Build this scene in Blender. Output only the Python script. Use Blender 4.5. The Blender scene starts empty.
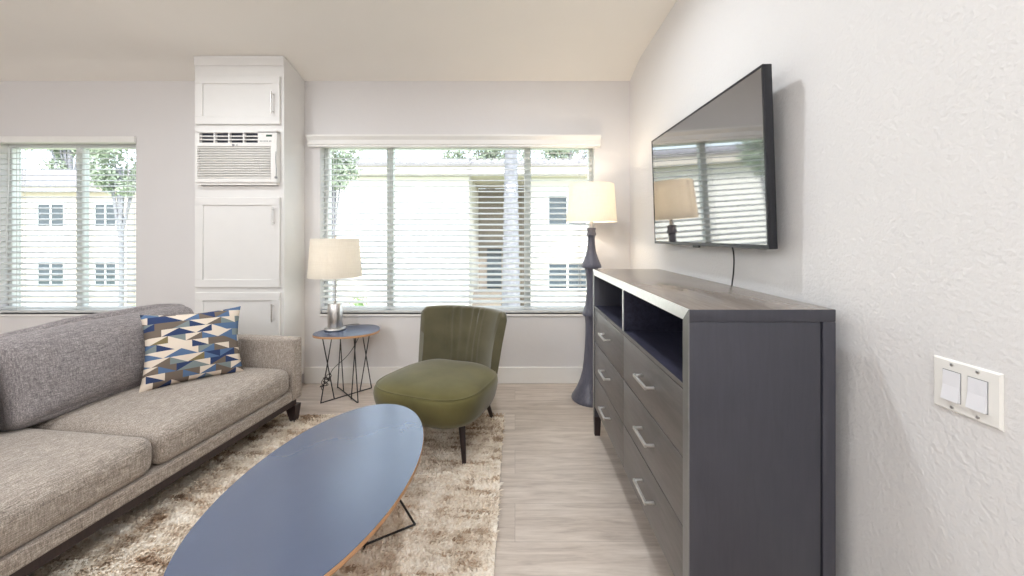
import bpy, bmesh, math, random
from mathutils import Vector, Matrix, noise
random.seed(7)
PI = math.pi
C = bpy.context.scene.collection
SC = bpy.context.scene

# ------------------------------------------------------------------ materials
class NT:
    """small node-tree writer"""
    def __init__(self, name, rough=0.5, metal=0.0, spec=0.5):
        self.m = bpy.data.materials.new(name); self.m.use_nodes = True
        self.t = self.m.node_tree; self.n = self.t.nodes
        self.b = self.n['Principled BSDF']; self.out = self.n['Material Output']
        self.b.inputs['Roughness'].default_value = rough
        self.b.inputs['Metallic'].default_value = metal
        self.b.inputs['Specular IOR Level'].default_value = spec
    def new(self, t, **kw):
        n = self.n.new(t)
        for k, v in kw.items(): setattr(n, k, v)
        return n
    def link(self, a, b): self.t.links.new(a, b)
    def coord(self, scale=(1, 1, 1), rot=(0, 0, 0), kind='Object'):
        tc = self.new('ShaderNodeTexCoord'); mp = self.new('ShaderNodeMapping')
        mp.inputs['Scale'].default_value = scale; mp.inputs['Rotation'].default_value = rot
        self.link(tc.outputs[kind], mp.inputs['Vector']); return mp.outputs['Vector']
    def noise(self, vec, scale, detail=2.0, rough=0.5, dist=0.0):
        n = self.new('ShaderNodeTexNoise'); self.link(vec, n.inputs['Vector'])
        n.inputs['Scale'].default_value = scale; n.inputs['Detail'].default_value = detail
        n.inputs['Roughness'].default_value = rough; n.inputs['Distortion'].default_value = dist
        return n.outputs['Fac']
    def math(self, op, a, b=None, c=None):
        n = self.new('ShaderNodeMath', operation=op)
        for i, x in enumerate((a, b, c)):
            if x is None: continue
            if isinstance(x, (int, float)): n.inputs[i].default_value = x
            else: self.link(x, n.inputs[i])
        return n.outputs[0]
    def ramp(self, fac, stops, interp='LINEAR'):
        r = self.new('ShaderNodeValToRGB'); r.color_ramp.interpolation = interp
        e = r.color_ramp.elements
        while len(e) < len(stops): e.new(0.5)
        for i, (p, c) in enumerate(stops):
            e[i].position = p; e[i].color = (*c, 1)
        self.link(fac, r.inputs['Fac']); return r.outputs['Color']
    def mix(self, fac, a, b, blend='MIX'):
        n = self.new('ShaderNodeMix', data_type='RGBA', blend_type=blend)
        for i, x in ((0, fac), (6, a), (7, b)):
            if isinstance(x, (int, float)): n.inputs[i].default_value = x
            elif isinstance(x, tuple): n.inputs[i].default_value = (*x, 1)
            else: self.link(x, n.inputs[i])
        return n.outputs[2]
    def color(self, c):
        if isinstance(c, tuple): self.b.inputs['Base Color'].default_value = (*c, 1)
        else: self.link(c, self.b.inputs['Base Color'])
        return self
    def bump(self, h, strength=0.3, dist=0.01):
        n = self.new('ShaderNodeBump'); n.inputs['Strength'].default_value = strength
        n.inputs['Distance'].default_value = dist
        self.link(h, n.inputs['Height']); self.link(n.outputs['Normal'], self.b.inputs['Normal'])
        return self

def lin(r, g, b):
    f = lambda v: (v / 255 / 12.92) if v <= 10 else ((v / 255 + 0.055) / 1.055) ** 2.4
    return (f(r), f(g), f(b))

def speckled(name, col, var=0.06, scale=40, rough=0.5, bump=0.0, bscale=200, metal=0.0, spec=0.5):
    t = NT(name, rough, metal, spec); v = t.coord()
    f = t.noise(v, scale, 3)
    a = tuple(max(0, c * (1 - var)) for c in col); b = tuple(min(1, c * (1 + var)) for c in col)
    t.color(t.ramp(f, [(0.3, a), (0.7, b)]))
    if bump: t.bump(t.noise(v, bscale, 2), bump, 0.002)
    return t.m

M = {}
def orange_peel(name, col, strength, scale):
    t = NT(name, 0.62, 0, 0.3); v = t.coord()
    f = t.noise(v, 3, 2)
    t.color(t.ramp(f, [(0.3, tuple(c * 0.985 for c in col)), (0.7, col)]))
    n1 = t.noise(v, scale, 2, 0.5); n2 = t.noise(v, scale * 0.45, 1, 0.5)
    h = t.math('ADD', t.math('MULTIPLY', n1, 0.6), n2)
    t.bump(h, strength, 0.004); return t.m
M['wall_r'] = orange_peel('textured_wall_paint', lin(228, 226, 225), 0.5, 165)
M['wall'] = orange_peel('wall_paint', lin(224, 221, 220), 0.12, 70)
M['ceil'] = orange_peel('ceiling_paint', lin(244, 240, 233), 0.08, 60)
M['trim'] = speckled('white_trim_paint', lin(238, 236, 232), 0.01, 10, 0.4)
M['cab'] = speckled('white_cabinet_paint', lin(230, 228, 225), 0.01, 10, 0.42)
M['ac'] = speckled('white_plastic', lin(236, 234, 230), 0.01, 20, 0.4)
M['ac_dark'] = speckled('dark_louver_plastic', lin(52, 54, 70), 0.05, 20, 0.5)
M['ac_grey'] = speckled('grey_marking', lin(140, 140, 142), 0.05, 20, 0.5)
M['display'] = speckled('green_display', lin(40, 78, 62), 0.1, 60, 0.3)
M['chrome'] = speckled('brushed_steel', (0.62, 0.60, 0.58), 0.05, 90, 0.28, metal=1.0)
M['nickel'] = speckled('satin_nickel', (0.74, 0.72, 0.70), 0.03, 90, 0.3, metal=1.0)
M['black_wire'] = speckled('black_wire', lin(34, 34, 36), 0.1, 60, 0.45)
M['cord'] = speckled('black_cord', lin(26, 26, 28), 0.1, 60, 0.5)
M['vinyl'] = speckled('white_vinyl_frame', lin(225, 227, 226), 0.01, 10, 0.4)
M['tv_black'] = speckled('black_tv_plastic', lin(26, 27, 34), 0.06, 50, 0.35)
M['switch'] = speckled('switch_plastic', lin(240, 238, 233), 0.005, 10, 0.35)
M['rocker'] = speckled('rocker_plastic', lin(236, 236, 240), 0.005, 10, 0.3)

def slat_mat():
    t = NT('white_blind_slat', 0.4); v = t.coord((1, 8, 8)); f = t.noise(v, 5, 3)
    t.color(t.ramp(f, [(0.3, lin(206, 207, 206)), (0.7, lin(214, 215, 213))]))
    return t.m
M['slat'] = slat_mat()

def screen_mat():
    t = NT('tv_screen_glass', 0.045, 0, 0.5); v = t.coord()
    t.color(t.ramp(t.noise(v, 6, 1), [(0.3, lin(30, 28, 30)), (0.7, lin(33, 31, 33))]))
    t.b.inputs['IOR'].default_value = 4.2
    return t.m
M['screen'] = screen_mat()

def glass_mat():
    t = NT('window_glass', 0.02)
    tr = t.new('ShaderNodeBsdfTransparent'); gl = t.new('ShaderNodeBsdfGlossy'); gl.inputs['Roughness'].default_value = 0.01
    tr.inputs['Color'].default_value = (0.95, 0.96, 0.96, 1)
    v = t.coord(); f = t.noise(v, 2, 1)
    mr = t.math('MULTIPLY_ADD', f, 0.02, 0.03)
    mx = t.new('ShaderNodeMixShader')
    t.link(mr, mx.inputs[0]); t.link(tr.outputs[0], mx.inputs[1]); t.link(gl.outputs[0], mx.inputs[2])
    t.link(mx.outputs[0], t.out.inputs['Surface']); return t.m
M['glass'] = glass_mat()

def floor_mat():
    t = NT('grey_oak_vinyl_plank', 0.36, 0, 0.45)
    v = t.coord()
    br = t.new('ShaderNodeTexBrick'); t.link(v, br.inputs['Vector'])
    br.inputs['Scale'].default_value = 1; br.inputs['Brick Width'].default_value = 2.3; br.inputs['Row Height'].default_value = 0.215
    br.inputs['Mortar Size'].default_value = 0.0008; br.inputs['Mortar Smooth'].default_value = 0.1
    br.offset = 0.37; br.inputs['Bias'].default_value = 0
    br.inputs['Color1'].default_value = (0.0, 0.0, 0.0, 1); br.inputs['Color2'].default_value = (1, 1, 1, 1)
    br.inputs['Mortar'].default_value = (0.4, 0.4, 0.4, 1)
    sx = t.new('ShaderNodeSeparateXYZ'); t.link(v, sx.inputs[0])
    cb = t.new('ShaderNodeCombineXYZ')
    t.link(t.math('MULTIPLY', sx.outputs[0], 1.6), cb.inputs[0])
    t.link(t.math('MULTIPLY', sx.outputs[1], 16), cb.inputs[1])
    t.link(t.math('MULTIPLY', br.outputs['Color'], 7), cb.inputs[2])
    g = t.noise(cb.outputs[0], 1.7, 6, 0.6, 0.8)
    g2 = t.noise(cb.outputs[0], 9, 4, 0.6, 0.2)
    gg = t.math('ADD', t.math('MULTIPLY', g, 0.75), t.math('MULTIPLY', g2, 0.25))
    wood = t.ramp(gg, [(0.28, lin(166, 152, 141)), (0.48, lin(200, 187, 176)), (0.70, lin(222, 211, 201))])
    plank = t.ramp(br.outputs['Color'], [(0.0, (0.88, 0.87, 0.86)), (1.0, (1.0, 1.0, 1.0))])
    col = t.mix(1.0, wood, plank, 'MULTIPLY')
    col = t.mix(br.outputs['Fac'], col, lin(150, 138, 128))
    t.color(col); t.bump(t.math('SUBTRACT', gg, t.math('MULTIPLY', br.outputs['Fac'], 1.0)), 0.06, 0.003)
    return t.m
M['floor'] = floor_mat()

def fabric(name, dark, mid, light, warm, ang=0.0):
    t = NT(name, 0.9, 0, 0.15); v = t.coord()
    a = t.noise(t.coord((9, 90, 90), (0, 0, ang)), 3.0, 3, 0.7)
    b = t.noise(t.coord((90, 90, 12), (0, 0, ang)), 3.0, 3, 0.7)
    c = t.noise(t.coord((160, 160, 160)), 2.6, 2, 0.7)
    s = t.math('ADD', t.math('ADD', t.math('MULTIPLY', a, 0.36), t.math('MULTIPLY', b, 0.3)), t.math('MULTIPLY', c, 0.34))
    col = t.ramp(s, [(0.36, dark), (0.5, mid), (0.63, light)])
    w = t.noise(v, 3.0, 2)
    col = t.mix(t.math('MULTIPLY', w, 0.3), col, warm, 'MULTIPLY')
    t.color(col); t.bump(s, 0.35, 0.003)
    t.b.inputs['Sheen Weight'].default_value = 0.15
    return t.m
M['sofa'] = fabric('heathered_grey_fabric', lin(94, 86, 80), lin(162, 152, 143), lin(222, 212, 202), lin(228, 214, 200))
M['sofa_back'] = fabric('heathered_grey_fabric_cushion', lin(84, 80, 83), lin(140, 134, 135), lin(196, 189, 186), lin(225, 216, 210))

def velvet(a=(76, 71, 48), c=(94, 88, 64)):
    t = NT('olive_velvet', 0.75, 0, 0.25); v = t.coord()
    f = t.noise(v, 7, 3); g = t.noise(v, 300, 2)
    t.color(t.ramp(f, [(0.3, lin(*a)), (0.7, lin(*c))]))
    t.b.inputs['Sheen Weight'].default_value = 1.0; t.b.inputs['Sheen Roughness'].default_value = 0.45
    t.b.inputs['Sheen Tint'].default_value = (0.9, 0.9, 0.92, 1)
    t.bump(g, 0.08, 0.001); return t.m
M['velvet'] = velvet()
M['velvet_seat'] = velvet((84, 79, 42), (101, 95, 56)); M['velvet_seat'].name = 'olive_velvet_seat'
M['velvet_seat'].node_tree.nodes['Principled BSDF'].inputs['Sheen Weight'].default_value = .35

def wood(name, dark, light, rough, scale=(3, 30, 30), bump=0.05, spec=0.5):
    t = NT(name, rough, 0, spec); v = t.coord(scale)
    f = t.noise(v, 3, 5, 0.6, 0.6)
    t.color(t.ramp(f, [(0.3, dark), (0.7, light)])); t.bump(f, bump, 0.002); return t.m
def satin(m, ior):
    m.node_tree.nodes['Principled BSDF'].inputs['IOR'].default_value = ior; return m
M['dark_wood'] = wood('espresso_wood', lin(38, 28, 30), lin(56, 42, 42), 0.4, (30, 30, 3))
M['dresser'] = satin(wood('charcoal_stained_wood', lin(80, 76, 75), lin(98, 93, 91), 0.36, (20, 3, 20), 0.08), 1.9)
M['dresser_top'] = satin(wood('charcoal_top_sheen', lin(122, 113, 106), lin(142, 132, 124), 0.22, (20, 3, 20), 0.03), 2.7)  # same wood as the fronts, base colour lightened for the grazing wall reflection
M['edge_sheen'] = speckled('window_sheen_edge', (0.88, 0.87, 0.86), 0.04, 40, 0.3, metal=0.8)  # window reflection along the frame edge, put into the colour
M['edge_sheen_dim'] = speckled('dim_sheen_edge', (0.24, 0.24, 0.235), 0.04, 40, 0.33, metal=0.5)  # dimmer copy of that painted edge reflection, for the stiles
M['dresser_side'] = wood('charcoal_side_panel', lin(58, 58, 67), lin(64, 64, 73), 0.4, (20, 20, 2), 0.02)
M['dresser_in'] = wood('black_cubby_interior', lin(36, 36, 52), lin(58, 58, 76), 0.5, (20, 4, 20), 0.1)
M['lamp_post'] = wood('charcoal_turned_resin', lin(84, 84, 97), lin(102, 101, 113), 0.38, (20, 20, 2), 0.03)
M['table_top'] = speckled('slate_blue_laminate', lin(60, 77, 108), 0.03, 6, 0.26, spec=0.6)
M['table_top'].node_tree.nodes['Principled BSDF'].inputs['IOR'].default_value = 2.15
M['ply'] = wood('plywood_edge', lin(186, 138, 96), lin(214, 168, 126), 0.5, (4, 4, 120), 0.05)

def shade_mat():
    t = NT('linen_lamp_shade', 0.9, 0, 0.1)
    a = t.noise(t.coord((4, 4, 220)), 2, 2); b = t.noise(t.coord((150, 150, 4)), 2, 2)
    s = t.math('ADD', t.math('MULTIPLY', a, 0.5), t.math('MULTIPLY', b, 0.5))
    col = t.ramp(s, [(0.35, lin(234, 229, 220)), (0.65, lin(244, 240, 232))])
    t.color(col)
    tr = t.new('ShaderNodeBsdfTranslucent'); t.link(col, tr.inputs['Color'])
    mx = t.new('ShaderNodeMixShader'); mx.inputs[0].default_value = 0.42
    t.link(t.b.outputs[0], mx.inputs[1]); t.link(tr.outputs[0], mx.inputs[2])
    t.link(mx.outputs[0], t.out.inputs['Surface']); return t.m
M['shade'] = shade_mat()

def rug_mat():
    t = NT('cream_and_brown_shag', 0.95, 0, 0.1)
    v1 = t.coord((3.4, 13, 1), (0, 0, 0.12)); f = t.noise(v1, 1.6, 5, 0.7, 0.9)
    g = t.noise(t.coord((14, 30, 4)), 3.0, 3, 0.7)
    w = t.noise(t.coord((3.2, 0.5, 1)), 2.0, 2)
    s = t.math('ADD', t.math('ADD', t.math('MULTIPLY', f, 0.6), t.math('MULTIPLY', g, 0.22)), t.math('MULTIPLY', w, 0.25))
    t.color(t.ramp(s, [(0.41, lin(140, 114, 92)), (0.475, lin(190, 168, 146)), (0.53, lin(230, 216, 198)), (0.62, lin(248, 240, 228))]))
    return t.m
M['rug'] = rug_mat()

def pillow_mat():
    t = NT('geometric_triangle_print', 0.85, 0, 0.15)
    tc = t.new('ShaderNodeTexCoord'); sx = t.new('ShaderNodeSeparateXYZ'); t.link(tc.outputs['Object'], sx.inputs[0])
    x, z = sx.outputs[0], sx.outputs[2]
    y2 = t.math('ADD', t.math('MULTIPLY', z, 1 / 0.040), 40.3)
    row = t.math('FLOOR', y2); fy = t.math('FRACT', y2)
    x2 = t.math('ADD', t.math('MULTIPLY', x, 1 / 0.074), 40.5)
    x2 = t.math('ADD', x2, t.math('MULTIPLY', row, 0.37))
    colm = t.math('FLOOR', x2); fx = t.math('FRACT', x2)
    par = t.math('MODULO', t.math('ADD', colm, row), 2)
    fx2 = t.math('ABSOLUTE', t.math('SUBTRACT', par, fx))
    side = t.math('GREATER_THAN', fx2, fy)
    cb = t.new('ShaderNodeCombineXYZ')
    t.link(colm, cb.inputs[0]); t.link(row, cb.inputs[1]); t.link(side, cb.inputs[2])
    wn = t.new('ShaderNodeTexWhiteNoise', noise_dimensions='3D'); t.link(cb.outputs[0], wn.inputs['Vector'])
    # one of the two triangles of a cell is mostly cream, the other coloured
    k = t.math('MULTIPLY_ADD', side, 0.5, t.math('MULTIPLY', wn.outputs['Value'], 0.5))
    cream, navy, blue = lin(226, 212, 196), lin(54, 68, 104), lin(90, 114, 148)
    taupe, olive, grey = lin(116, 104, 94), lin(128, 116, 84), lin(128, 138, 138)
    pal = t.ramp(k, [(0.0, cream), (0.26, grey), (0.31, taupe), (0.40, blue), (0.46, navy), (0.62, blue), (0.75, taupe), (0.82, grey), (0.88, olive), (0.94, cream)], 'CONSTANT')
    t.color(pal); t.bump(t.noise(t.coord((200, 200, 200)), 2, 2), 0.15, 0.002); return t.m
M['pillow'] = pillow_mat()

M['stucco'] = speckled('white_stucco', lin(236, 232, 226), 0.03, 4, 0.9, 0.3, 30)
M['stucco_beige'] = speckled('beige_stucco', lin(222, 208, 192), 0.03, 4, 0.9, 0.3, 30)
M['stucco_brown'] = speckled('tan_stucco', lin(150, 140, 130), 0.04, 4, 0.9)
M['fascia'] = speckled('cream_fascia', lin(206, 196, 184), 0.02, 6, 0.7)
M['tile_roof'] = speckled('grey_clay_tile', lin(142, 138, 141), 0.12, 5, 0.8)
M['ext_glass'] = speckled('dark_window_glass', lin(66, 76, 84), 0.1, 3, 0.15)
M['grass'] = speckled('lawn_grass', lin(158, 170, 132), 0.2, 14, 0.95, 0.5, 60)
M['bark'] = speckled('palm_bark', lin(136, 136, 142), 0.25, 16, 0.9, 0.6, 30)
M['leaf'] = speckled('tree_leaf', lin(146, 158, 136), 0.3, 5, 0.7)
M['shrub'] = speckled('shrub_leaf', lin(150, 178, 120), 0.25, 6, 0.7)
def emit(name, col, s):
    t = NT(name, 0.5); v = t.coord()
    t.color(t.ramp(t.noise(v, 8, 1), [(0.2, col), (0.8, col)]))
    t.b.inputs['Emission Color'].default_value = (*col, 1); t.b.inputs['Emission Strength'].default_value = s
    return t.m
M['lens'] = emit('lit_lens', (1, 0.95, 0.88), 6)
def opal():  # glow of the added fill globes
    t = NT('fill_globe_glow', .4); tr = t.new('ShaderNodeBsdfTransparent'); em = t.new('ShaderNodeEmission'); mx = t.new('ShaderNodeMixShader')
    em.inputs['Strength'].default_value = 4; v = t.coord()
    t.link(t.ramp(t.noise(v, 3, 1), [(.3, (1, .97, .93)), (.7, (1, .99, .97))]), em.inputs['Color'])
    mx.inputs[0].default_value = .25; t.link(tr.outputs[0], mx.inputs[1]); t.link(em.outputs[0], mx.inputs[2]); t.link(mx.outputs[0], t.out.inputs['Surface']); return t.m
M['globe'] = opal()
M['bulb'] = emit('lit_bulb', (1, 0.86, 0.68), 8)

# ------------------------------------------------------------------ geometry helpers
def obj(name, bm, mat, parent=None, smooth=None, label=None, kind=None, loc=None, rot=None, angle=40):
    me = bpy.data.meshes.new(name)
    bmesh.ops.recalc_face_normals(bm, faces=bm.faces)
    if smooth is not False:
        for f in bm.faces: f.smooth = True
        lim = math.radians(angle)
        for e in bm.edges:
            if len(e.link_faces) == 2 and e.calc_face_angle(0) > lim: e.smooth = False
    bm.to_mesh(me); bm.free()
    for m in (mat if isinstance(mat, (list, tuple)) else [mat]): me.materials.append(m)
    o = bpy.data.objects.new(name, me); C.objects.link(o)
    if parent: o.parent = parent
    if loc: o.location = loc
    if rot: o.rotation_euler = rot
    if label: o['label'] = label
    if kind: o['kind'] = kind
    return o
def thing(name, label, cat, loc=(0, 0, 0), rotz=0, group=None):
    o = bpy.data.objects.new(name, None); C.objects.link(o); o.empty_display_size = 0.1
    o.location = loc; o.rotation_euler = (0, 0, rotz); o['label'] = label; o['category'] = cat
    if group: o['group'] = group
    return o
def structure(name, bm, mat, parent=None, **k):
    o = obj(name, bm, mat, parent, **k)
    if not parent: o['kind'] = 'structure'
    return o
def copy_tree(o, parent=None):
    c = o.copy(); C.objects.link(c)
    if parent: c.parent = parent
    for ch in list(o.children): copy_tree(ch, c)
    return c
def B(): return bmesh.new()
def box(bm, x0, x1, y0, y1, z0, z1, bev=0.0, seg=2, mi=0, mat=None):
    t = bmesh.new(); bmesh.ops.create_cube(t, size=1)
    for v in t.verts:
        v.co = Vector(((x0 + x1) / 2 + v.co.x * (x1 - x0), (y0 + y1) / 2 + v.co.y * (y1 - y0), (z0 + z1) / 2 + v.co.z * (z1 - z0)))
    if bev: bmesh.ops.bevel(t, geom=t.edges[:], offset=bev, segments=seg, affect='EDGES', profile=0.5)
    merge(bm, t, mi, mat); return bm
def merge(bm, t, mi=0, mat=None):
    vm = {}
    for v in t.verts: vm[v] = bm.verts.new(mat @ v.co if mat else v.co)
    for f in t.faces:
        try: nf = bm.faces.new([vm[v] for v in f.verts]); nf.material_index = mi if mi else f.material_index
        except ValueError: pass
    t.free()
def lathe(bm, prof, n=48, c=(0, 0), cap=True):
    rings = []
    for r, z in prof:
        rings.append([bm.verts.new((c[0] + r * math.cos(2 * PI * i / n), c[1] + r * math.sin(2 * PI * i / n), z)) for i in range(n)])
    for a, b in zip(rings, rings[1:]):
        for i in range(n): bm.faces.new((a[i], a[(i + 1) % n], b[(i + 1) % n], b[i]))
    if cap:
        bm.faces.new(rings[0]); bm.faces.new(rings[-1])
    return bm
def tube(bm, pts, r, n=8, closed=False):
    pts = [Vector(p) for p in pts]; rings = []; N = len(pts)
    up = None
    for i, p in enumerate(pts):
        a = pts[(i - 1) % N] if (closed or i > 0) else p; b = pts[(i + 1) % N] if (closed or i < N - 1) else p
        d = (b - a).normalized()
        if up is None:
            up = d.orthogonal().normalized()
        up = (up - d * up.dot(d))
        up = up.normalized() if up.length > 1e-6 else d.orthogonal().normalized()
        s = d.cross(up)
        rr = r[i] if isinstance(r, (list, tuple)) else r
        rings.append([bm.verts.new(p + (up * math.cos(2 * PI * k / n) + s * math.sin(2 * PI * k / n)) * rr) for k in range(n)])
    pairs = list(zip(rings, rings[1:])) + ([(rings[-1], rings[0])] if closed else [])
    for a, b in pairs:
        for k in range(n): bm.faces.new((a[k], a[(k + 1) % n], b[(k + 1) % n], b[k]))
    if not closed: bm.faces.new(rings[0]); bm.faces.new(rings[-1])
    return bm
def loft(bm, rings, cap=True, closed=True):
    R = [[bm.verts.new(p) for p in ring] for ring in rings]; n = len(R[0])
    for a, b in zip(R, R[1:]):
        for i in range(n if closed else n - 1): bm.faces.new((a[i], a[(i + 1) % n], b[(i + 1) % n], b[i]))
    if cap: bm.faces.new(R[0]); bm.faces.new(R[-1])
    return bm
def spline(pts, per=8):
    pts = [Vector(p) for p in pts]; out = []
    for i in range(len(pts) - 1):
        p0 = pts[max(i - 1, 0)]; p1 = pts[i]; p2 = pts[i + 1]; p3 = pts[min(i + 2, len(pts) - 1)]
        for k in range(per):
            t = k / per
            out.append(0.5 * ((2 * p1) + (p2 - p0) * t + (2 * p0 - 5 * p1 + 4 * p2 - p3) * t * t + (3 * p1 - p0 - 3 * p2 + p3) * t ** 3))
    out.append(pts[-1]); return out
def roundbox(hx, hy, hz, r, n=14, puff=(0, 0, 0), fn=None):
    """soft upholstered block centred at 0; puff bulges each pair of faces"""
    bm = bmesh.new()
    def axis(h, r):
        k = 4
        e = [-h + r * (1 - math.cos(PI / 2 * i / k)) * 1.0 for i in range(k)] if r > 0 else [-h]
        mid = [-h + r + (2 * h - 2 * r) * i / n for i in range(n + 1)]
        return e + mid + [-x for x in reversed(e)]
    ax, ay, az = axis(hx, r), axis(hy, r), axis(hz, r)
    cache = {}
    def vert(x, y, z):
        key = (round(x, 6), round(y, 6), round(z, 6))
        if key not in cache:
            q = Vector((max(-hx + r, min(hx - r, x)), max(-hy + r, min(hy - r, y)), max(-hz + r, min(hz - r, z))))
            d = Vector((x, y, z)) - q
            p = q + d.normalized() * r if d.length > 1e-9 else Vector((x, y, z))
            u, v, w = x / hx, y / hy, z / hz
            s = lambda a: max(0.0, 1 - abs(a) ** 2.4)
            p.x += puff[0] * u * s(v) * s(w); p.y += puff[1] * v * s(u) * s(w); p.z += puff[2] * w * s(u) * s(v)
            if fn: p = fn(p, u, v, w)
            cache[key] = bm.verts.new(p)
        return cache[key]
    def grid(A, Bx, f):
        for i in range(len(A) - 1):
            for j in range(len(Bx) - 1):
                vs = [vert(*f(A[i], Bx[j])), vert(*f(A[i + 1], Bx[j])), vert(*f(A[i + 1], Bx[j + 1])), vert(*f(A[i], Bx[j + 1]))]
                if len(set(vs)) == 4: bm.faces.new(vs)
    for s in (-1, 1):
        grid(ax, ay, lambda a, b: (a, b, s * hz)); grid(ax, az, lambda a, b: (a, s * hy, b)); grid(ay, az, lambda a, b: (s * hx, a, b))
    return bm
def xform(bm, m):
    bmesh.ops.transform(bm, matrix=m, verts=bm.verts); return bm
def T(x, y, z): return Matrix.Translation((x, y, z))
def prism(bm, poly, y0, y1):
    """poly in x,z extruded along y"""
    a = [bm.verts.new((x, y0, z)) for x, z in poly]; b = [bm.verts.new((x, y1, z)) for x, z in poly]
    n = len(poly); bm.faces.new(a); bm.faces.new(list(reversed(b)))
    for i in range(n): bm.faces.new((a[i], a[(i + 1) % n], b[(i + 1) % n], b[i]))
    return bm

# ------------------------------------------------------------------ camera: pixel frame 1024 x 576
F, CX, CY, EYE = 365.0, 515.0, 236.0, 1.261
cam_d = bpy.data.cameras.new('camera'); cam = bpy.data.objects.new('camera', cam_d); C.objects.link(cam)
cam.location = (0, 0, EYE); cam.rotation_euler = (PI / 2, 0, 0)
cam_d.sensor_width = 36; cam_d.lens = F * 36 / 1024
cam_d.shift_x = -(CX - 512) / 1024; cam_d.shift_y = (CY - 288) / 1024
cam_d.clip_start = 0.05; SC.camera = cam

WR, YB, XL, YF = 0.985, 3.13, -5.4, -3.2      # right wall, back wall, left wall, wall behind the camera
def ceil_z(y):
    P = [(-3.4, 2.98), (1.0, 2.76), (2.2, 2.695), (2.6, 2.677), (2.87, 2.664), (3.0, 2.632), (3.13, 2.59), (3.3, 2.54)]
    for (a, za), (b, zb) in zip(P, P[1:]):
        if a <= y <= b: return za + (zb - za) * (y - a) / (b - a)
    return P[-1][1]

# ------------------------------------------------------------------ room shell
b = B(); box(b, XL - .15, WR + .15, YF - .15, YB + .15, -0.12, 0); structure('floor', b, M['floor'], smooth=False)
b = B(); ys = [YF - .15, 1.0, 1.7, 2.2, 2.45, 2.6, 2.75, 2.87, 2.94, 3.0, 3.06, 3.13, 3.28]
loft(b, [[(XL - .15, y, ceil_z(y)), (WR + .15, y, ceil_z(y)), (WR + .15, y, 3.2), (XL - .15, y, 3.2)] for y in ys])
structure('ceiling', b, M['ceil'], angle=60)
b = B(); box(b, WR, WR + .15, YF - .15, YB + .15, 0, 3.2); structure('wall_right', b, M['wall_r'], smooth=False)
b = B(); box(b, XL - .15, XL, YF - .15, YB + .15, 0, 3.2); structure('wall_left', b, M['wall'], smooth=False)
b = B(); box(b, XL, WR, YF - .15, YF, 0, 3.2); structure('wall_front', b, M['wall'], smooth=False)
W1 = (-4.45, -3.25, 0.592, 2.065); W2 = (-1.672, 0.680, 0.592, 2.06)     # window openings x0,x1,z0,z1
b = B()
xs = [XL, W1[0], W1[1], W2[0], W2[1], WR]
for i in range(5):
    if i in (1, 3):
        w = W1 if i == 1 else W2
        box(b, xs[i], xs[i + 1], YB, YB + .15, 0, w[2]); box(b, xs[i], xs[i + 1], YB, YB + .15, w[3], 3.2)
    else: box(b, xs[i], xs[i + 1], YB, YB + .15, 0, 3.2)
bmesh.ops.remove_doubles(b, verts=b.verts, dist=1e-5)
structure('wall_back', b, M['wall'], smooth=False)

def board(bm, x0, x1, y0, y1):
    box(bm, x0, x1, y0, y1, 0, 0.14, 0.003, 1)
b = B(); board(b, -1.80, WR - .014, YB - .014, YB - .0005); structure('baseboard_back', b, M['trim'])
b = B(); board(b, XL + .014, -2.50, YB - .014, YB - .0005); structure('baseboard_back_left', b, M['trim'])
b = B(); board(b, WR - .014, WR - .0005, YF + .01, YB - .001); structure('baseboard_right', b, M['trim'])

def window(n, w, mull):
    x0, x1, z0, z1 = w; yg = YB + .105
    root = bpy.data.objects.new('window_%d' % n, None); C.objects.link(root); root['kind'] = 'structure'
    f = B(); fw = .032
    box(f, x0, x1, yg - .03, yg + .035, z0, z0 + fw, .004, 1); box(f, x0, x1, yg - .03, yg + .035, z1 - fw, z1, .004, 1)
    box(f, x0, x0 + fw, yg - .03, yg + .035, z0 + fw, z1 - fw, .004, 1); box(f, x1 - fw, x1, yg - .03, yg + .035, z0 + fw, z1 - fw, .004, 1)
    obj('window_frame', f, M['vinyl'], root)
    ed = [x0 + fw] + list(mull) + [x1 - fw]
    for m in mull:
        g = B(); box(g, m - .028, m + .028, yg - .026, yg + .03, z0 + fw, z1 - fw, .004, 1); obj('mullion', g, M['vinyl'], root)
    for a, c in zip(ed, ed[1:]):
        g = B(); box(g, a + .026, c - .026, yg - .003, yg + .003, z0 + fw - .004, z1 - fw + .004); obj('glass_pane', g, M['glass'], root, smooth=False)
    s = B(); box(s, x0 - .0, x1 + .0, YB - .012, yg - .03, z0 - .018, z0, .003, 1); obj('window_sill', s, M['trim'], root)
    return root
window(1, W1, (-3.83,))
window(2, W2, (-1.10, 0.112))

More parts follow.
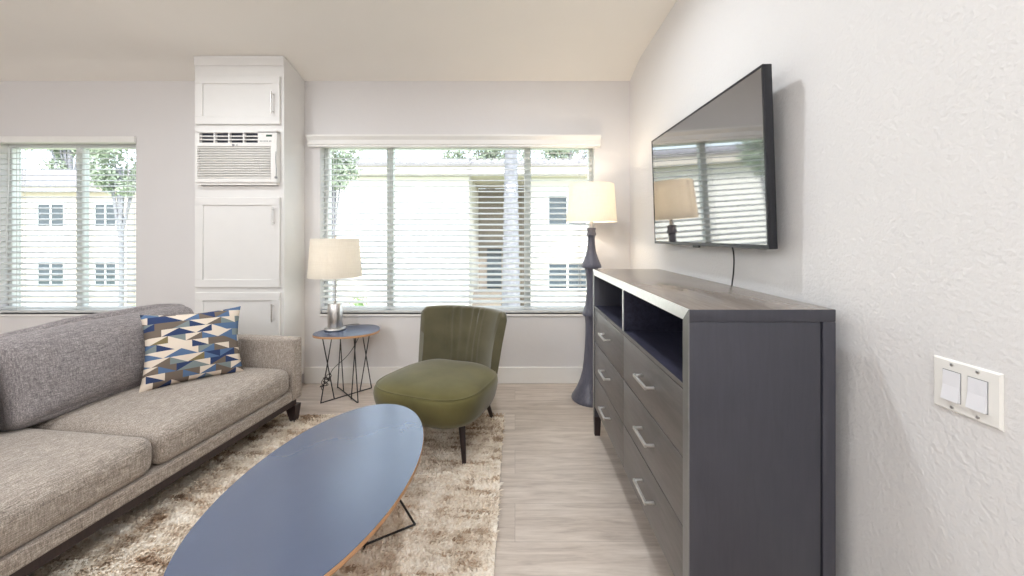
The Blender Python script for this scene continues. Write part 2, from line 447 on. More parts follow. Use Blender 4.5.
# ------------------------------------------------------------------ blinds
def blind(name, label, w, vx0, vx1, vz0, vz1, ladders, wand_x, crown):
    x0, x1, z0, z1 = w; yc = YB + .036
    root = thing(name, label, 'window blind', ((x0 + x1) / 2, YB, z0))
    inv = T(-(x0 + x1) / 2, -YB, -z0)
    s = B(); pitch = .0478; z = z0 + .05; tilt = math.radians(17)
    while z < z1 - .055:
        t = B()
        prof = [(-.025, 0), (-.0125, .0018), (0, .0024), (.0125, .0018), (.025, 0)]
        th = .0028
        ring = [(y, q + th / 2) for y, q in prof] + [(y, q - th / 2) for y, q in reversed(prof)]
        rot = lambda y, q: (y * math.cos(tilt) - q * math.sin(tilt), y * math.sin(tilt) + q * math.cos(tilt))
        R = [[(x, yc + rot(y, q)[0], z + rot(y, q)[1]) for y, q in ring] for x in (x0 + .012, x1 - .012)]
        loft(t, R); merge(s, t); z += pitch
    obj('slats', xform(s, inv), M['slat'], root)
    r = B(); box(r, x0 + .012, x1 - .012, yc - .026, yc + .026, z0 + .008, z0 + .03, .004, 2); obj('bottom_rail', xform(r, inv), M['slat'], root)
    v = B()
    if crown:
        prof = [(YB + .02, vz0), (YB - .035, vz0), (YB - .035, vz0 + .012), (YB - .042, vz0 + .02), (YB - .042, vz1 - .04), (YB - .05, vz1 - .03), (YB - .062, vz1 - .012), (YB - .062, vz1), (YB - .001, vz1), (YB - .001, z1 - .004), (YB + .02, z1 - .004)]
    else:
        prof = [(YB + .02, vz0), (YB - .022, vz0), (YB - .024, vz0 + .004), (YB - .024, vz1 - .004), (YB - .022, vz1), (YB - .001, vz1), (YB - .001, z1 - .004), (YB + .02, z1 - .004)]
    # the part over the opening sits in it, the ends lap over the wall face
    R = [[(x, min(y, YB - .001) if (x < x0 + .001 or x > x1 - .001) else y, q) for y, q in prof] for x in (vx0, x0, x0 + .002, x1 - .002, x1, vx1)]
    loft(v, R); obj('valance', xform(v, inv), M['trim'], root, angle=25)
    for lx in ladders:
        l = B()
        for dy in (-.027, .027): box(l, lx - .0015, lx + .0015, yc + dy - .001, yc + dy + .001, z0 + .03, z1 - .03)
        for dx in (-.012, .012): tube(l, [(lx + dx, yc, z0 + .03), (lx + dx, yc, z1 - .03)], .0011, 5)
        obj('ladder_cord', xform(l, inv), M['slat'], root)
    wd = B(); wb = z1 - 1.0
    tube(wd, spline([(wand_x + .01, YB - .008, z1 - .05), (wand_x + .012, YB - .012, z1 - .35), (wand_x, YB - .012, z1 - .6), (wand_x - .004, YB - .012, wb)]), .004, 8)
    obj('tilt_wand', xform(wd, inv), M['vinyl'], root)
    return root
blind('window_blind', 'narrow white horizontal slat blind on the window behind the grey sofa', W1, -4.52, -3.245, 2.058, 2.11, (-4.285, -3.77, -3.33), -4.34, False)
blind('window_blind', 'wide white horizontal slat blind with crown valance behind the olive chair', W2, -1.76, .725, 2.02, 2.115, (-1.56, -1.07, -.39, .08, .56), -1.60, True)

# ------------------------------------------------------------------ tall cabinet with the air conditioner
CF = 2.85                                          # front plane
cx0, cx1 = -2.50, -1.803
tc = thing('tall_cabinet', 'tall white built-in cabinet from floor to ceiling between the two windows', 'cabinet', (cx0, CF, 0))
inv = T(-cx0, -CF, 0)
AZ0, AZ1, AX0, AX1 = 1.655, 2.075, -2.460, -1.832   # opening for the unit
b = B()
top_f, top_b = ceil_z(CF) - .002, ceil_z(YB) - .003
def side(x0, x1):
    poly = [(CF, 0.09), (YB - .001, 0.09), (YB - .001, top_b), (3.0, ceil_z(3.0) - .003), (CF, top_f)]
    loft(b, [[(x, y, z) for y, z in poly] for x in (x0, x1)])
side(cx0, cx0 + .02); side(cx1 - .02, cx1)
box(b, cx0 + .02, cx1 - .02, CF, YB - .001, .09, .12)
box(b, cx0 + .02, cx1 - .02, CF, CF + .02, .12, AZ0 - .005)          # face frame below the unit
box(b, cx0 + .02, cx1 - .02, CF, CF + .02, AZ1 + .005, top_f - .001)
box(b, cx0 + .02, AX0 + .012, CF, CF + .02, AZ0 - .005, AZ1 + .005); box(b, AX1 - .012, cx1 - .02, CF, CF + .02, AZ0 - .005, AZ1 + .005)
box(b, cx0 + .02, cx1 - .02, CF + .05, CF + .06, 0, .09)            # toe kick
box(b, cx0 + .02, cx1 - .02, CF + .25, CF + .26, .12, 2.55)
obj('cabinet_body', xform(b, inv), M['cab'], tc, smooth=False)
b = B(); fz = CF - .008
loft(b, [[(x, CF - .001, top_f - .075), (x, fz, top_f - .075), (x, fz, top_f - .012), (x, fz - .006, top_f - .001), (x, CF - .001, top_f - .001)] for x in (cx0, cx1)])
obj('top_fascia', xform(b, inv), M['cab'], tc, smooth=False)
def shaker(x0, x1, z0, z1, st, hx, hz0, hz1):
    d = B(); y1 = CF - .001; y0 = CF - .021
    box(d, x0, x1, y0 + .009, y1, z0, z1)
    for a in ((x0, x1, z0, z0 + st), (x0, x1, z1 - st, z1)): box(d, a[0], a[1], y0, y0 + .0095, a[2], a[3], .0015, 1)
    for a in ((x0, x0 + st), (x1 - st, x1)): box(d, a[0], a[1], y0, y0 + .0095, z0 + st, z1 - st, .0015, 1)
    door = obj('door', xform(d, inv), M['cab'], tc)
    h = B(); tube(h, [(hx, y0 - .028, hz0), (hx, y0 - .028, hz1)], .0055, 10)
    for z in (hz0 + .018, hz1 - .018): tube(h, [(hx, y0 + .001, z), (hx, y0 - .028, z)], .004, 8)
    obj('handle', xform(h, inv), M['nickel'], door)
shaker(-2.482, -1.826, 2.130, 2.500, .058, -1.872, 2.205, 2.375)
shaker(-2.482, -1.826, .862, 1.560, .060, -1.868, 1.345, 1.485)
shaker(-2.482, -1.826, .14, .820, .060, -1.868, .600, .740)

ac = thing('air_conditioner', 'white through-wall air conditioner set in the tall cabinet', 'air conditioner', ((AX0 + AX1) / 2, CF, AZ0))
iv = T(-(AX0 + AX1) / 2, -CF, -AZ0); yf = CF - .045
b = B()
pz = lambda px: -(515 - px) / 130.0
zz = lambda py: EYE + (236 - py) / 130.0
V0, V1, VZ0, VZ1 = pz(199.5), pz(258), zz(142.8), zz(132.6)
G0, G1, GZ0, GZ1 = pz(197.5), pz(271), zz(178.5), zz(146.2)
# front shell built around the two openings
def fr(x0, x1, z0, z1): box(b, x0, x1, yf, CF - .001, z0, z1)
fr(AX0, V0, VZ0, AZ1 - .012); fr(V1, AX1 - .0, VZ0, AZ1 - .012); fr(AX0, AX1, VZ1, AZ1)
fr(AX0, AX1, GZ1, VZ0); fr(AX0, G0, GZ0, GZ1); fr(G1, AX1, GZ0, GZ1); fr(AX0, AX1, AZ0 + .02, GZ0)
box(b, AX0 + .012, AX1 - .012, yf + .012, CF - .001, AZ0, AZ0 + .02)
box(b, AX0 + .03, AX1 - .03, CF - .012, CF + .22, AZ0 + .02, AZ1 - .01)      # chassis body in the cabinet
obj('housing', xform(b, iv), M['ac'], ac, smooth=False)
b = B(); box(b, V0, V1, CF - .018, CF - .013, VZ0, VZ1); obj('vent_recess', xform(b, iv), M['ac_dark'], ac, smooth=False, label='dark air outlet recess')
b = B(); rows, cols = 3, 4
for i in range(1, cols):
    x = V0 + (V1 - V0) * i / cols; box(b, x - .005, x + .005, yf + .003, CF - .018, VZ0, VZ1)
for j in range(1, rows):
    z = VZ0 + (VZ1 - VZ0) * j / rows; box(b, V0, V1, yf + .006, CF - .02, z - .004, z + .004)
obj('vent_louver', xform(b, iv), M['ac'], ac, smooth=False)
b = B(); n = 13
for i in range(n):
    z = GZ0 + (GZ1 - GZ0) * (i + .5) / n
    t = B(); box(t, G0 - .004, G1 + .004, -.0065, .0065, -.0048, .0048, .002, 1)
    xform(t, T(0, yf + .008, z) @ Matrix.Rotation(math.radians(28), 4, 'X')); merge(b, t)
box(b, G0, G1, CF - .018, CF - .013, GZ0, GZ1)
obj('intake_grille', xform(b, iv), M['ac'], ac)
b = B(); box(b, pz(260), pz(275), yf - .002, yf, zz(143.5), zz(133.2), .001, 1); cp = obj('control_panel', xform(b, iv), M['ac'], ac)
b = B(); box(b, pz(266.5), pz(272.5), yf - .003, yf - .001, zz(136.8), zz(134.8)); obj('display', xform(b, iv), M['display'], cp, label='small green display')
b = B()
for px in (260.4, 261.8, 263.2, 264.6, 266.0, 267.4, 269.4, 270.8): box(b, pz(px), pz(px) + .006, yf - .003, yf - .001, zz(141.9), zz(140.7))
obj('button_row', xform(b, iv), M['ac_grey'], cp)
b = B()
t = B(); lathe(t, [(.0095, 0), (.0095, .002)], 20); xform(t, T(pz(233.4), yf, zz(145.2)) @ Matrix.Rotation(PI / 2, 4, 'X')); merge(b, t)
tube(b, [(pz(234.8), yf - .001, zz(144.5)), (pz(234.8), yf - .001, zz(145.9)), (pz(235.7), yf - .001, zz(145.9))], .0016, 6)
tube(b, [(pz(236.2) + .010 + .006 * math.cos(a), yf - .001, zz(145.2) + .006 * math.sin(a)) for a in [0.8 + i * .5 for i in range(11)]], .0014, 6)
obj('maker_badge', xform(b, iv), M['ac_grey'], ac)
b = B(); tube(b, spline([(pz(276.2), yf + .01, zz(146)), (pz(276.4), yf - .006, zz(158)), (pz(276.8), yf - .004, zz(170)), (pz(276.6), yf - .006, zz(177.5))]), .0022, 6)
box(b, pz(276.6) - .008, pz(276.6) + .008, yf - .012, yf + .002, zz(178.6), zz(176.6), .002, 1)
obj('filter_tab', xform(b, iv), M['ac_grey'], ac)

# ------------------------------------------------------------------ rug
RX0, RX1, RY0, RY1 = -2.02, -.078, .10, 2.55
rug = thing('area_rug', 'large cream and brown shag rug under the oval coffee table and sofa', 'rug', (RX0, RY0, 0))
b = B(); box(b, 0, RX1 - RX0, 0, RY1 - RY0, .001, .010, .003, 1)
obj('backing', b, M['rug'], rug)
b = B(); rnd = random.Random(3)
nx, ny = 92, 116
for i in range(nx):
    for j in range(ny):
        for q in range(3):
            x = (i + rnd.random()) / nx * (RX1 - RX0); y = (j + rnd.random()) / ny * (RY1 - RY0)
            x = min(max(x, .004), RX1 - RX0 - .004); y = min(max(y, .004), RY1 - RY0 - .004)
            wx, wy = x + RX0, y + RY0
            if wx < -1.78 and wy < 2.2: continue             # hidden under the sofa
            fl = noise.noise(Vector((x * 3.1, y * 5.2, .3))) * 2.2 + rnd.uniform(-.9, .9) + 1.2
            L = rnd.uniform(.018, .030); w = rnd.uniform(.0035, .006)
            d = Vector((math.cos(fl), math.sin(fl), 0)); s = Vector((-d.y, d.x, 0)) * w
            p0 = Vector((x, y, .009)); p1 = p0 + d * L * .45 + Vector((0, 0, rnd.uniform(.010, .015))); p2 = p0 + d * L + Vector((0, 0, rnd.uniform(.006, .014)))
            a = [b.verts.new(p) for p in (p0 - s, p0 + s, p1 + s * .9, p1 - s * .9, p2)]
            b.faces.new((a[0], a[1], a[2], a[3])); b.faces.new((a[3], a[2], a[4]))
me_rug = obj('pile', b, M['rug'], rug, kind='stuff')
RZ = .011

# ------------------------------------------------------------------ sofa
SA = math.radians(-97.0)
sofa = thing('sofa', 'long heathered grey fabric sofa with dark wood rail and legs', 'sofa', (-1.455, 2.50, 0), SA)
SL = 2.72
def sb(name, x0, x1, y0, y1, z0, z1, r, puff=(0, 0, 0), mat='sofa', n=10, fn=None, rot=None, parent=None):
    bm = roundbox((x1 - x0) / 2, (y1 - y0) / 2, (z1 - z0) / 2, r, n, puff, fn)
    m = T((x0 + x1) / 2, (y0 + y1) / 2, (z0 + z1) / 2)
    if rot is not None: m = m @ rot
    return obj(name, xform(bm, m), M[mat], parent or sofa, angle=75)
sb('seat_base', .083, SL - .083, -.92, -.006, .165, .228, .012)
sb('back_frame', .07, SL - .07, -1.01, -.88, .165, .655, .03)
for x0 in (0, SL - .085): sb('arm', x0, x0 + .085, -1.01, 0, .165, .575, .016, (.004, .004, .006))
seat_x = [(.088, .895), (.900, 1.78), (1.785, SL - .088)]
for a, c in seat_x:
    sb('seat_cushion', a, c, -.86, -.004, .224, .392, .055, (.0, .004, .026), n=14)
def lean(a, c, seed):
    def fn(p, u, v, w):
        k = 1 - 0.55 * max(0, w) ** 3 * 1.0
        wob = .012 * noise.noise(Vector((u * 1.7 + seed, w * 2.2, v)))
        p.y = p.y * (k if v > 0 or True else 1) + wob
        p.z += -.016 * u * u + .01 * noise.noise(Vector((u * 2.5 + seed, 3.1, v * .5)))
        return p
    return fn
for i, (a, c) in enumerate([(.10, 1.0), (1.005, 1.80), (1.805, SL - .09)]):
    q = sb('back_cushion', a + .012, c - .004, -.115, .115, -.215, .215, .05, (.0, .045, .02), 'sofa_back', 14, lean(a, c, 3.7 * i))
    q.location = (0, -.752, .604); q.rotation_euler = (math.radians(14), 0, 0)
b = B(); box(b, .03, SL - .03, -.98, -.02, .122, .164, .004, 1); obj('base_rail', b, M['dark_wood'], sofa, label='dark wood base rail')
for x in (.034, SL - .034):
    for y, zb in ((-.036, RZ), (-.96, .0)):
        b = B(); sx = 1 if x < 1 else -1
        loft(b, [[(x + sx * 0 - .018, y - .016, zb), (x + .018, y - .016, zb), (x + .018, y + .018, zb), (x - .018, y + .018, zb)],
                 [(x - .028, y - .05, .124), (x + .03, y - .05, .124), (x + .03, y + .03, .124), (x - .028, y + .03, .124)]])
        obj('leg', b, M['dark_wood'], sofa, smooth=False)

# throw pillow
def pillow():
    bm = bmesh.new(); n = 26; hw, hh, th = .235, .215, .07
    top, bot = {}, {}
    for i in range(n + 1):
        for j in range(n + 1):
            u, v = -1 + 2 * i / n, -1 + 2 * j / n
            pin = .10
            x = hw * u * (1 - pin * (1 - v * v) * (u * u)); z = hh * v * (1 - pin * (1 - u * u) * (v * v))
            t = th * (max(0, (1 - u ** 2)) * max(0, (1 - v ** 2))) ** .42
            wr = .006 * noise.noise(Vector((u * 2.2, v * 2.2, 1.3)))
            e = i in (0, n) or j in (0, n)
            top[i, j] = bm.verts.new((x, -t - (0 if e else wr + .001), z))
            bot[i, j] = top[i, j] if e else bm.verts.new((x, t + wr + .001, z))
    for D in (top, bot):
        for i in range(n):
            for j in range(n):
                vs = [D[i, j], D[i + 1, j], D[i + 1, j + 1], D[i, j + 1]]
                try: bm.faces.new(vs)
                except ValueError: pass
    return bm
p = obj('throw_pillow', pillow(), M['pillow'], angle=70)
p['label'] = 'square pillow with navy, cream and taupe triangle print on the sofa'; p['category'] = 'pillow'
p.location = (-1.925, 2.195, .602)
p.rotation_euler = (math.radians(-20), math.radians(2), math.radians(49))

# ------------------------------------------------------------------ wire legged tables
def wire_legs(root, zt, R, ang, inner, z0, rr=.0042):
    for k in range(4):
        a = ang + k * PI / 2; d = Vector((math.cos(a), math.sin(a), 0)); n = Vector((-d.y, d.x, 0)) * .006
        o, i_ = R[k % len(R)], R[k % len(R)] - inner
        b = B()
        for (r0, r1, s) in ((o, i_ + .02, 1), (i_, o - .015, -1)):
            tube(b, [d * r0 + n * s + Vector((0, 0, z0 + rr)), d * r1 + n * s + Vector((0, 0, zt))], rr, 8)
        obj('leg', b, M['black_wire'], root)
    for k in range(2):
        a = ang + k * PI / 2; d = Vector((math.cos(a), math.sin(a), 0)); z = Vector((0, 0, z0 + rr + k * .004))
        b = B(); tube(b, [d * R[k % len(R)] + z, -d * R[(k + 2) % len(R)] + z], rr, 8); obj('floor_rod', b, M['black_wire'], root)
def slab(bm, fn, z0, z1, n=96):
    ring = [fn(2 * PI * i / n) for i in range(n)]
    loft(bm, [[(x * .996, y * .996, z0) for x, y in ring], [(x, y, z0 + .002) for x, y in ring], [(x, y, z1 - .002) for x, y in ring], [(x * .997, y * .997, z1) for x, y in ring]])
    return bm
# coffee table
ct = thing('coffee_table', 'large oval slate-blue coffee table with plywood edge and black wire legs', 'coffee table', (-.675, 1.33, RZ), math.radians(-3))
el = lambda t: (.305 * math.cos(t), .545 * math.sin(t))
ctz = .40 - RZ
b = slab(B(), el, ctz - .018, ctz - .002); e = obj('edge_band', b, M['ply'], ct, label='light plywood edge band')
b = B(); ring = [el(2 * PI * i / 96) for i in range(96)]
loft(b, [[(x * .996, y * .996, ctz - .0019) for x, y in ring], [(x * .996, y * .996, ctz) for x, y in ring]]); obj('tabletop', b, M['table_top'], ct)
def coffee_legs(root, zt):
    rr = .0045
    P = {'fr': (.236, .250), 'fl': (-.236, .250), 'nr': (.2, -.33), 'nl': (-.2, -.33)}
    H = {'f': Vector((0, .09, 0)), 'n': Vector((0, -.2, 0))}; lift = .009
    for k, (x, y) in P.items():
        b = B(); o = Vector((x, y, 0)); d = (o - H[k[0]]).normalized(); i_ = o - d * .21; n = Vector((-d.y, d.x, 0)) * .006
        for (p0, p1, s) in ((o, i_ + d * .03, 1), (i_, o - d * .03, -1)):
            tube(b, [p0 + n * s + Vector((0, 0, rr)), p1 + n * s + Vector((0, 0, zt))], rr, 8)
        obj('leg', b, M['black_wire'], root)
    up = Vector((0, 0, rr + lift))
    for q in 'fn':
        b = B(); tube(b, [Vector((*P[q + 'r'], 0)) + up, H[q] + up, Vector((*P[q + 'l'], 0)) + up], rr, 8); obj('floor_rod', b, M['black_wire'], root)
    b = B(); tube(b, [H['f'] + up, H['n'] + up], rr, 8); obj('floor_rod', b, M['black_wire'], root)
coffee_legs(ct, ctz - .018)
# side table
st = thing('side_table', 'small rounded slate-topped side table with black wire legs under the lamp', 'side table', (-1.325, 2.885, 0))
def egg(t):
    a, c = .242, .178
    x = a * math.copysign(abs(math.cos(t)) ** .92, math.cos(t)); y = c * math.copysign(abs(math.sin(t)) ** .92, math.sin(t))
    y *= 1 + .22 * x / a
    r = math.radians(24); return (x * math.cos(r) - y * math.sin(r), x * math.sin(r) + y * math.cos(r))
stz = .512
b = slab(B(), egg, stz - .018, stz - .002); obj('edge_band', b, M['ply'], st, label='light plywood edge band')
b = B(); ring = [egg(2 * PI * i / 96) for i in range(96)]
loft(b, [[(x * .996, y * .996, stz - .0019) for x, y in ring], [(x * .996, y * .996, stz) for x, y in ring]]); obj('tabletop', b, M['table_top'], st)
wire_legs(st, stz - .018, [.196], math.radians(45), .10, 0)

# ------------------------------------------------------------------ lamps
def shade(bm, rb, rt, z0, z1):
    pr = [(rb, z0), (rt, z1), (rt - .003, z1), (rb - .003, z0)]
    lathe(bm, pr + [pr[0]], 64, cap=False); return bm
def spider(bm, r, z):
    for k in range(3):
        a = k * 2 * PI / 3 + .4; tube(bm, [(0, 0, z), (r * math.cos(a), r * math.sin(a), z)], .002, 6)
    lathe(bm, [(.012, z - .004), (.012, z + .004)], 16)
    return bm
tl = thing('table_lamp', 'table lamp with brushed steel cylinder base and white drum shade on side table', 'lamp', (-1.440, 2.925, stz))
b = lathe(B(), [(.070, 0), (.078, .003), (.080, .010), (.076, .018), (.06, .020)]); obj('base_plate', b, M['chrome'], tl)
b = lathe(B(), [(.055, .0205), (.056, .024), (.056, .208), (.053, .212), (.014, .213)]); obj('column', b, M['chrome'], tl)
b = lathe(B(), [(.010, .2135), (.010, .225), (.0045, .228), (.0045, .40), (.012, .402), (.012, .45), (.005, .452), (.005, .735)], 20); obj('stem', b, M['chrome'], tl)
s = obj('lamp_shade', shade(B(), .198, .176, .424, .728), M['shade'], tl)
obj('shade_spider', spider(B(), .175, .715), M['chrome'], s)
b = lathe(B(), [(.004, .735), (.009, .742), (.009, .748), (.003, .755)], 16); obj('finial', b, M['chrome'], tl)
cordp = spline([(.0, .079, .012), (.03, .12, .004), (.075, .155, .004), (.11, .215, -.02), (.10, .20, -.12), (.05, .12, -.24), (-.02, -.0, -.32), (-.04, -.03, -.40)], 8)
k = cordp[-1]
coil = []
for i in range(70):
    a = i * .62; coil.append(Vector((k.x + .02 * math.cos(a) - .0009 * i + .01 * math.sin(i * .31), k.y + .018 * math.sin(a) + .0005 * i, k.z + .03 - .0013 * i + .022 * math.sin(a * .7))))
b = tube(B(), cordp + coil, .0028, 6); obj('power_cord', b, M['cord'], tl, label='black power cord looped under the table')

fl = thing('floor_lamp', 'tall floor lamp with turned charcoal post and cream drum shade beside the dresser', 'lamp', (.592, 2.83, 0))
px = lambda y: EYE + (236 - y) / 129.0
prof = [(.150, 0), (.153, .008), (.150, .022), (.138, .04), (.112, .085), (.086, .15), (.068, .22), (.058, .30), (.050, .40), (.046, .50), (.046, .58), (.050, .635), (.051, .642)]
prof += [(.066, .646), (.068, .655), (.063, .675), (.050, .72), (.041, .78), (.037, .85), (.038, .92), (.046, .985), (.053, 1.012)]
prof += [(.073, 1.016), (.077, 1.024), (.073, 1.04), (.052, 1.09), (.036, 1.14), (.028, 1.20), (.026, 1.24), (.030, 1.262)]
prof += [(.036, 1.266), (.037, 1.276), (.030, 1.30), (.034, 1.318), (.034, 1.324), (.012, 1.326)]
b = lathe(B(), prof, 56); obj('post', b, M['lamp_post'], fl, angle=50)
b = lathe(B(), [(.016, 1.326), (.016, 1.36), (.011, 1.362), (.011, 1.44), (.014, 1.442), (.014, 1.47), (.004, 1.472), (.004, 1.68)], 20); obj('neck', b, M['chrome'], fl)
s = obj('lamp_shade', shade(B(), .192, .171, 1.370, 1.658), M['shade'], fl)
obj('shade_spider', spider(B(), .173, 1.66), M['chrome'], s)

def bulb(parent, z, r=.03):
    b = lathe(B(), [(.004, z - r * 1.3), (r * .5, z - r * 1.1), (r * .9, z - r * .4), (r, z + r * .1), (r * .7, z + r * .75), (.003, z + r)], 24)
    o = obj('bulb', b, M['bulb'], parent); return o
def point(x, y, z, w, col, r=.04):
    l = bpy.data.lights.new('lamp_light', 'POINT'); l.energy = w; l.color = col; l.shadow_soft_size = r
    o = bpy.data.objects.new('lamp_light', l); C.objects.link(o); o.location = (x, y, z); return o

# ------------------------------------------------------------------ armchair
AC_ = thing('accent_chair', 'olive velvet armless accent chair with pleated back on tapered dark legs', 'chair', (-.455, 2.275, 0), math.radians(160))
def se(t, a, c, e=3.2):
    return (a * math.copysign(abs(math.cos(t)) ** (2 / e), math.cos(t)), c * math.copysign(abs(math.sin(t)) ** (2 / e), math.sin(t)))
def seat():
    bm = B(); N = 72; rings = []
    def ring(ins, z, dome=0):
        R = []
        for i in range(N):
            x, y = se(2 * PI * i / N, .335 - ins, .33 - ins)
            x *= 1 + .05 * (y / .33)
            R.append((x, y + .02, z + .012 * (y / .33) + .004 * noise.noise(Vector((x * 6, y * 6, 0)))))
        return R
    for ins, z in ((.055, .225), (.030, .232), (.016, .262), (.004, .31), (0, .345), (.003, .372), (.012, .386), (.018, .3885), (.026, .396), (.05, .408), (.10, .420), (.17, .428), (.25, .432), (.31, .434)):
        rings.append(ring(ins, z))
    loft(bm, rings); return bm
seat_o = obj('seat', seat(), M['velvet_seat'], AC_, angle=60)
b = B(); pts = []
for i in range(72):
    x, y = se(2 * PI * i / 72, .335 - .0135, .33 - .0135); x *= 1 + .05 * (y / .33); pts.append((x, y + .02, .3885 + .012 * y / .33))
tube(b, pts, .0035, 6, closed=True); obj('piping', b, M['velvet_seat'], seat_o)
def backrest():
    bm = B(); NU, NV = 64, 16; inner, outer = [], []
    ph = math.radians(66)
    for j in range(NV + 1):
        v = j / NV; z = .36 + .365 * v; ri, ro = [], []
        for i in range(NU + 1):
            u = -1 + 2 * i / NU; a = u * ph
            rake = -.085 * v
            wide = .90 + .11 * v
            x = .338 * wide * math.copysign(abs(math.sin(a)) ** .8, math.sin(a)); x += .02; y = -.165 - .155 * math.cos(a) + rake + .04 * (1 - math.cos(a))
            nx_, ny_ = math.sin(a) * .9, -math.cos(a); L = math.hypot(nx_, ny_); nx_, ny_ = nx_ / L, ny_ / L
            zz_ = z - (.03 * max(0, abs(u) - .88) / .12 * max(0, v - .5) * 2 if abs(u) > .88 else 0) + .008 * math.cos(u * PI / 2) * v
            pleat = 0
            if abs(u) < .42:
                k_ = (1 - abs(u) / .42)
                pleat = .008 * math.sin(u * 46 + 1.1 * math.sin(v * 2.5 + u * 8)) * min(1, k_ * 2) * (.35 + .65 * v)
            th = .036 * (1 - .35 * abs(u) ** 4)
            puff = .012 * math.sin(PI * v)
            ri.append((x - nx_ * (th + puff + pleat), y - ny_ * (th + puff + pleat), zz_)); ro.append((x + nx_ * th, y + ny_ * th, zz_))
        inner.append(ri); outer.append(ro)
    rings = []
    for ri, ro in zip(inner, outer): rings.append(ri + list(reversed(ro)))
    # rounded top edge
    top = rings[-1]; n = len(top); mid = []
    for (dz, f) in ((.010, .85), (.016, .5), (.018, .12)):
        r = []
        for i in range(NU + 1):
            a, c = Vector(top[i]), Vector(top[n - 1 - i]); m = (a + c) / 2
            r.append(m + (a - m) * f + Vector((0, 0, dz)))
        r2 = []
        for i in range(NU + 1):
            a, c = Vector(top[i]), Vector(top[n - 1 - i]); m = (a + c) / 2
            r2.append(m + (c - m) * f + Vector((0, 0, dz)))
        rings.append(r + list(reversed(r2)))
    low = rings[0]
    loft(bm, [[(x * .97, y, .290) for x, y, z in low]] + rings); return bm
obj('backrest', backrest(), M['velvet'], AC_, angle=60)
def chair_leg(tx, ty, fx, fy, zb):
    b = B(); tube(b, [(fx, fy, zb), (fx + (tx - fx) * .1, fy + (ty - fy) * .1, zb + .025), (tx, ty, .236)], [.0115, .0125, .021], 14); obj('leg', b, M['dark_wood'], AC_)
for sx in (-1, 1):
    chair_leg(sx * .225, .165, sx * .258, .195, RZ + .002)
    chair_leg(sx * .165, -.24, sx * .195, -.335, .0)

# ------------------------------------------------------------------ dresser
DX0, DX1, DY0, DY1, DZ0, DZ1 = .500, .922, 1.048, 2.335, .165, 1.05
dr = thing('dresser', 'charcoal wood six-drawer dresser with open shelf under the television', 'dresser', (DX0, DY0, 0))
iv = T(-DX0, -DY0, 0); fw = .036
b = B(); box(b, DX0, DX1, DY0, DY1, DZ1 - fw, DZ1, .0022, 2); xform(b, iv); b.normal_update()
for f_ in b.faces: f_.material_index = 0 if abs(f_.normal.z) > .9 else 1
obj('top_panel', b, [M['dresser_top'], M['dresser_side']], dr)
b = B(); loft(b, [[(DX0 - .002, y, z) for y, z in ((DY0, DZ1), (DY1, DZ1), (DY1 - fw, DZ1 - fw), (DY0 + fw, DZ1 - fw))], [(DX0 + .001, y, z) for y, z in ((DY0, DZ1), (DY1, DZ1), (DY1 - fw, DZ1 - fw), (DY0 + fw, DZ1 - fw))]]); obj('front_sheen_edge', xform(b, iv), M['edge_sheen'], dr, smooth=False, label='pale front edge with window sheen in its colour')
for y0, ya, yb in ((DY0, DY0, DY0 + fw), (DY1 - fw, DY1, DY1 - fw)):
    b = B(); q = ((ya, DZ1 - .0005), (yb, DZ1 - fw - .0005), (yb, DZ0 - .044), (ya, DZ0 - .044)); loft(b, [[(DX0 - .002, y, z) for y, z in q], [(DX0 + .001, y, z) for y, z in q]]); obj('front_sheen_edge', xform(b, iv), M['edge_sheen_dim'], dr, smooth=False, label='grey stile edge with weaker sheen in its colour')
for y0 in (DY0, DY1 - fw):
    b = B(); box(b, DX0, .878, y0, y0 + fw, DZ0 - .045, DZ1 - fw - .0005, .0022, 2); sp = obj('side_panel', xform(b, iv), M['dresser_side'], dr)
    b = B(); box(b, .8845, DX1, y0, y0 + fw, 0, DZ1 - fw - .0005, .002, 2); obj('rear_leg', xform(b, iv), M['dresser_side'], dr)
    b = B(); yi = y0 + .006 if y0 == DY0 else y0 + fw - .006
    box(b, .877, .886, min(yi, y0 + fw / 2), max(yi, y0 + fw / 2), DZ0, DZ1 - fw - .001); obj('groove_strip', xform(b, iv), M['tv_black'], dr, smooth=False)
    b = B(); xa = DX0 + .001
    loft(b, [[(xa + .003, y0 + .004, 0), (xa + .036, y0 + .004, 0), (xa + .036, y0 + fw - .004, 0), (xa + .003, y0 + fw - .004, 0)],
             [(xa, y0 + .001, DZ0 - .0455), (xa + .042, y0 + .001, DZ0 - .0455), (xa + .042, y0 + fw - .001, DZ0 - .0455), (xa, y0 + fw - .001, DZ0 - .0455)]])
    obj('front_leg', xform(b, iv), M['dark_wood'], dr, smooth=False)
yi0, yi1 = DY0 + fw, DY1 - fw; ym = (yi0 + yi1) / 2; SHZ = .822
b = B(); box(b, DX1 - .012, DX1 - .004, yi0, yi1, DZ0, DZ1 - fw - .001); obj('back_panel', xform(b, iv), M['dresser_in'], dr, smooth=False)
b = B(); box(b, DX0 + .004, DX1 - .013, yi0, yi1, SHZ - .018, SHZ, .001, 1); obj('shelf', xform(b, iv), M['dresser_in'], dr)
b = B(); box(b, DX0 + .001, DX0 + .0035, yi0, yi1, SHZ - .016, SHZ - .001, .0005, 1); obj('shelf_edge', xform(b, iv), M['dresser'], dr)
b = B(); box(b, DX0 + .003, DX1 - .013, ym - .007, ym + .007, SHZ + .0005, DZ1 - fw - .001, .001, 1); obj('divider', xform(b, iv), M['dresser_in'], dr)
b = B(); box(b, DX0 - .001, DX0 + .0029, ym - .007, ym + .007, SHZ + .0005, DZ1 - fw - .001); obj('divider_sheen_edge', xform(b, iv), M['edge_sheen'], dr, smooth=False, label='pale front edge with window sheen in its colour')
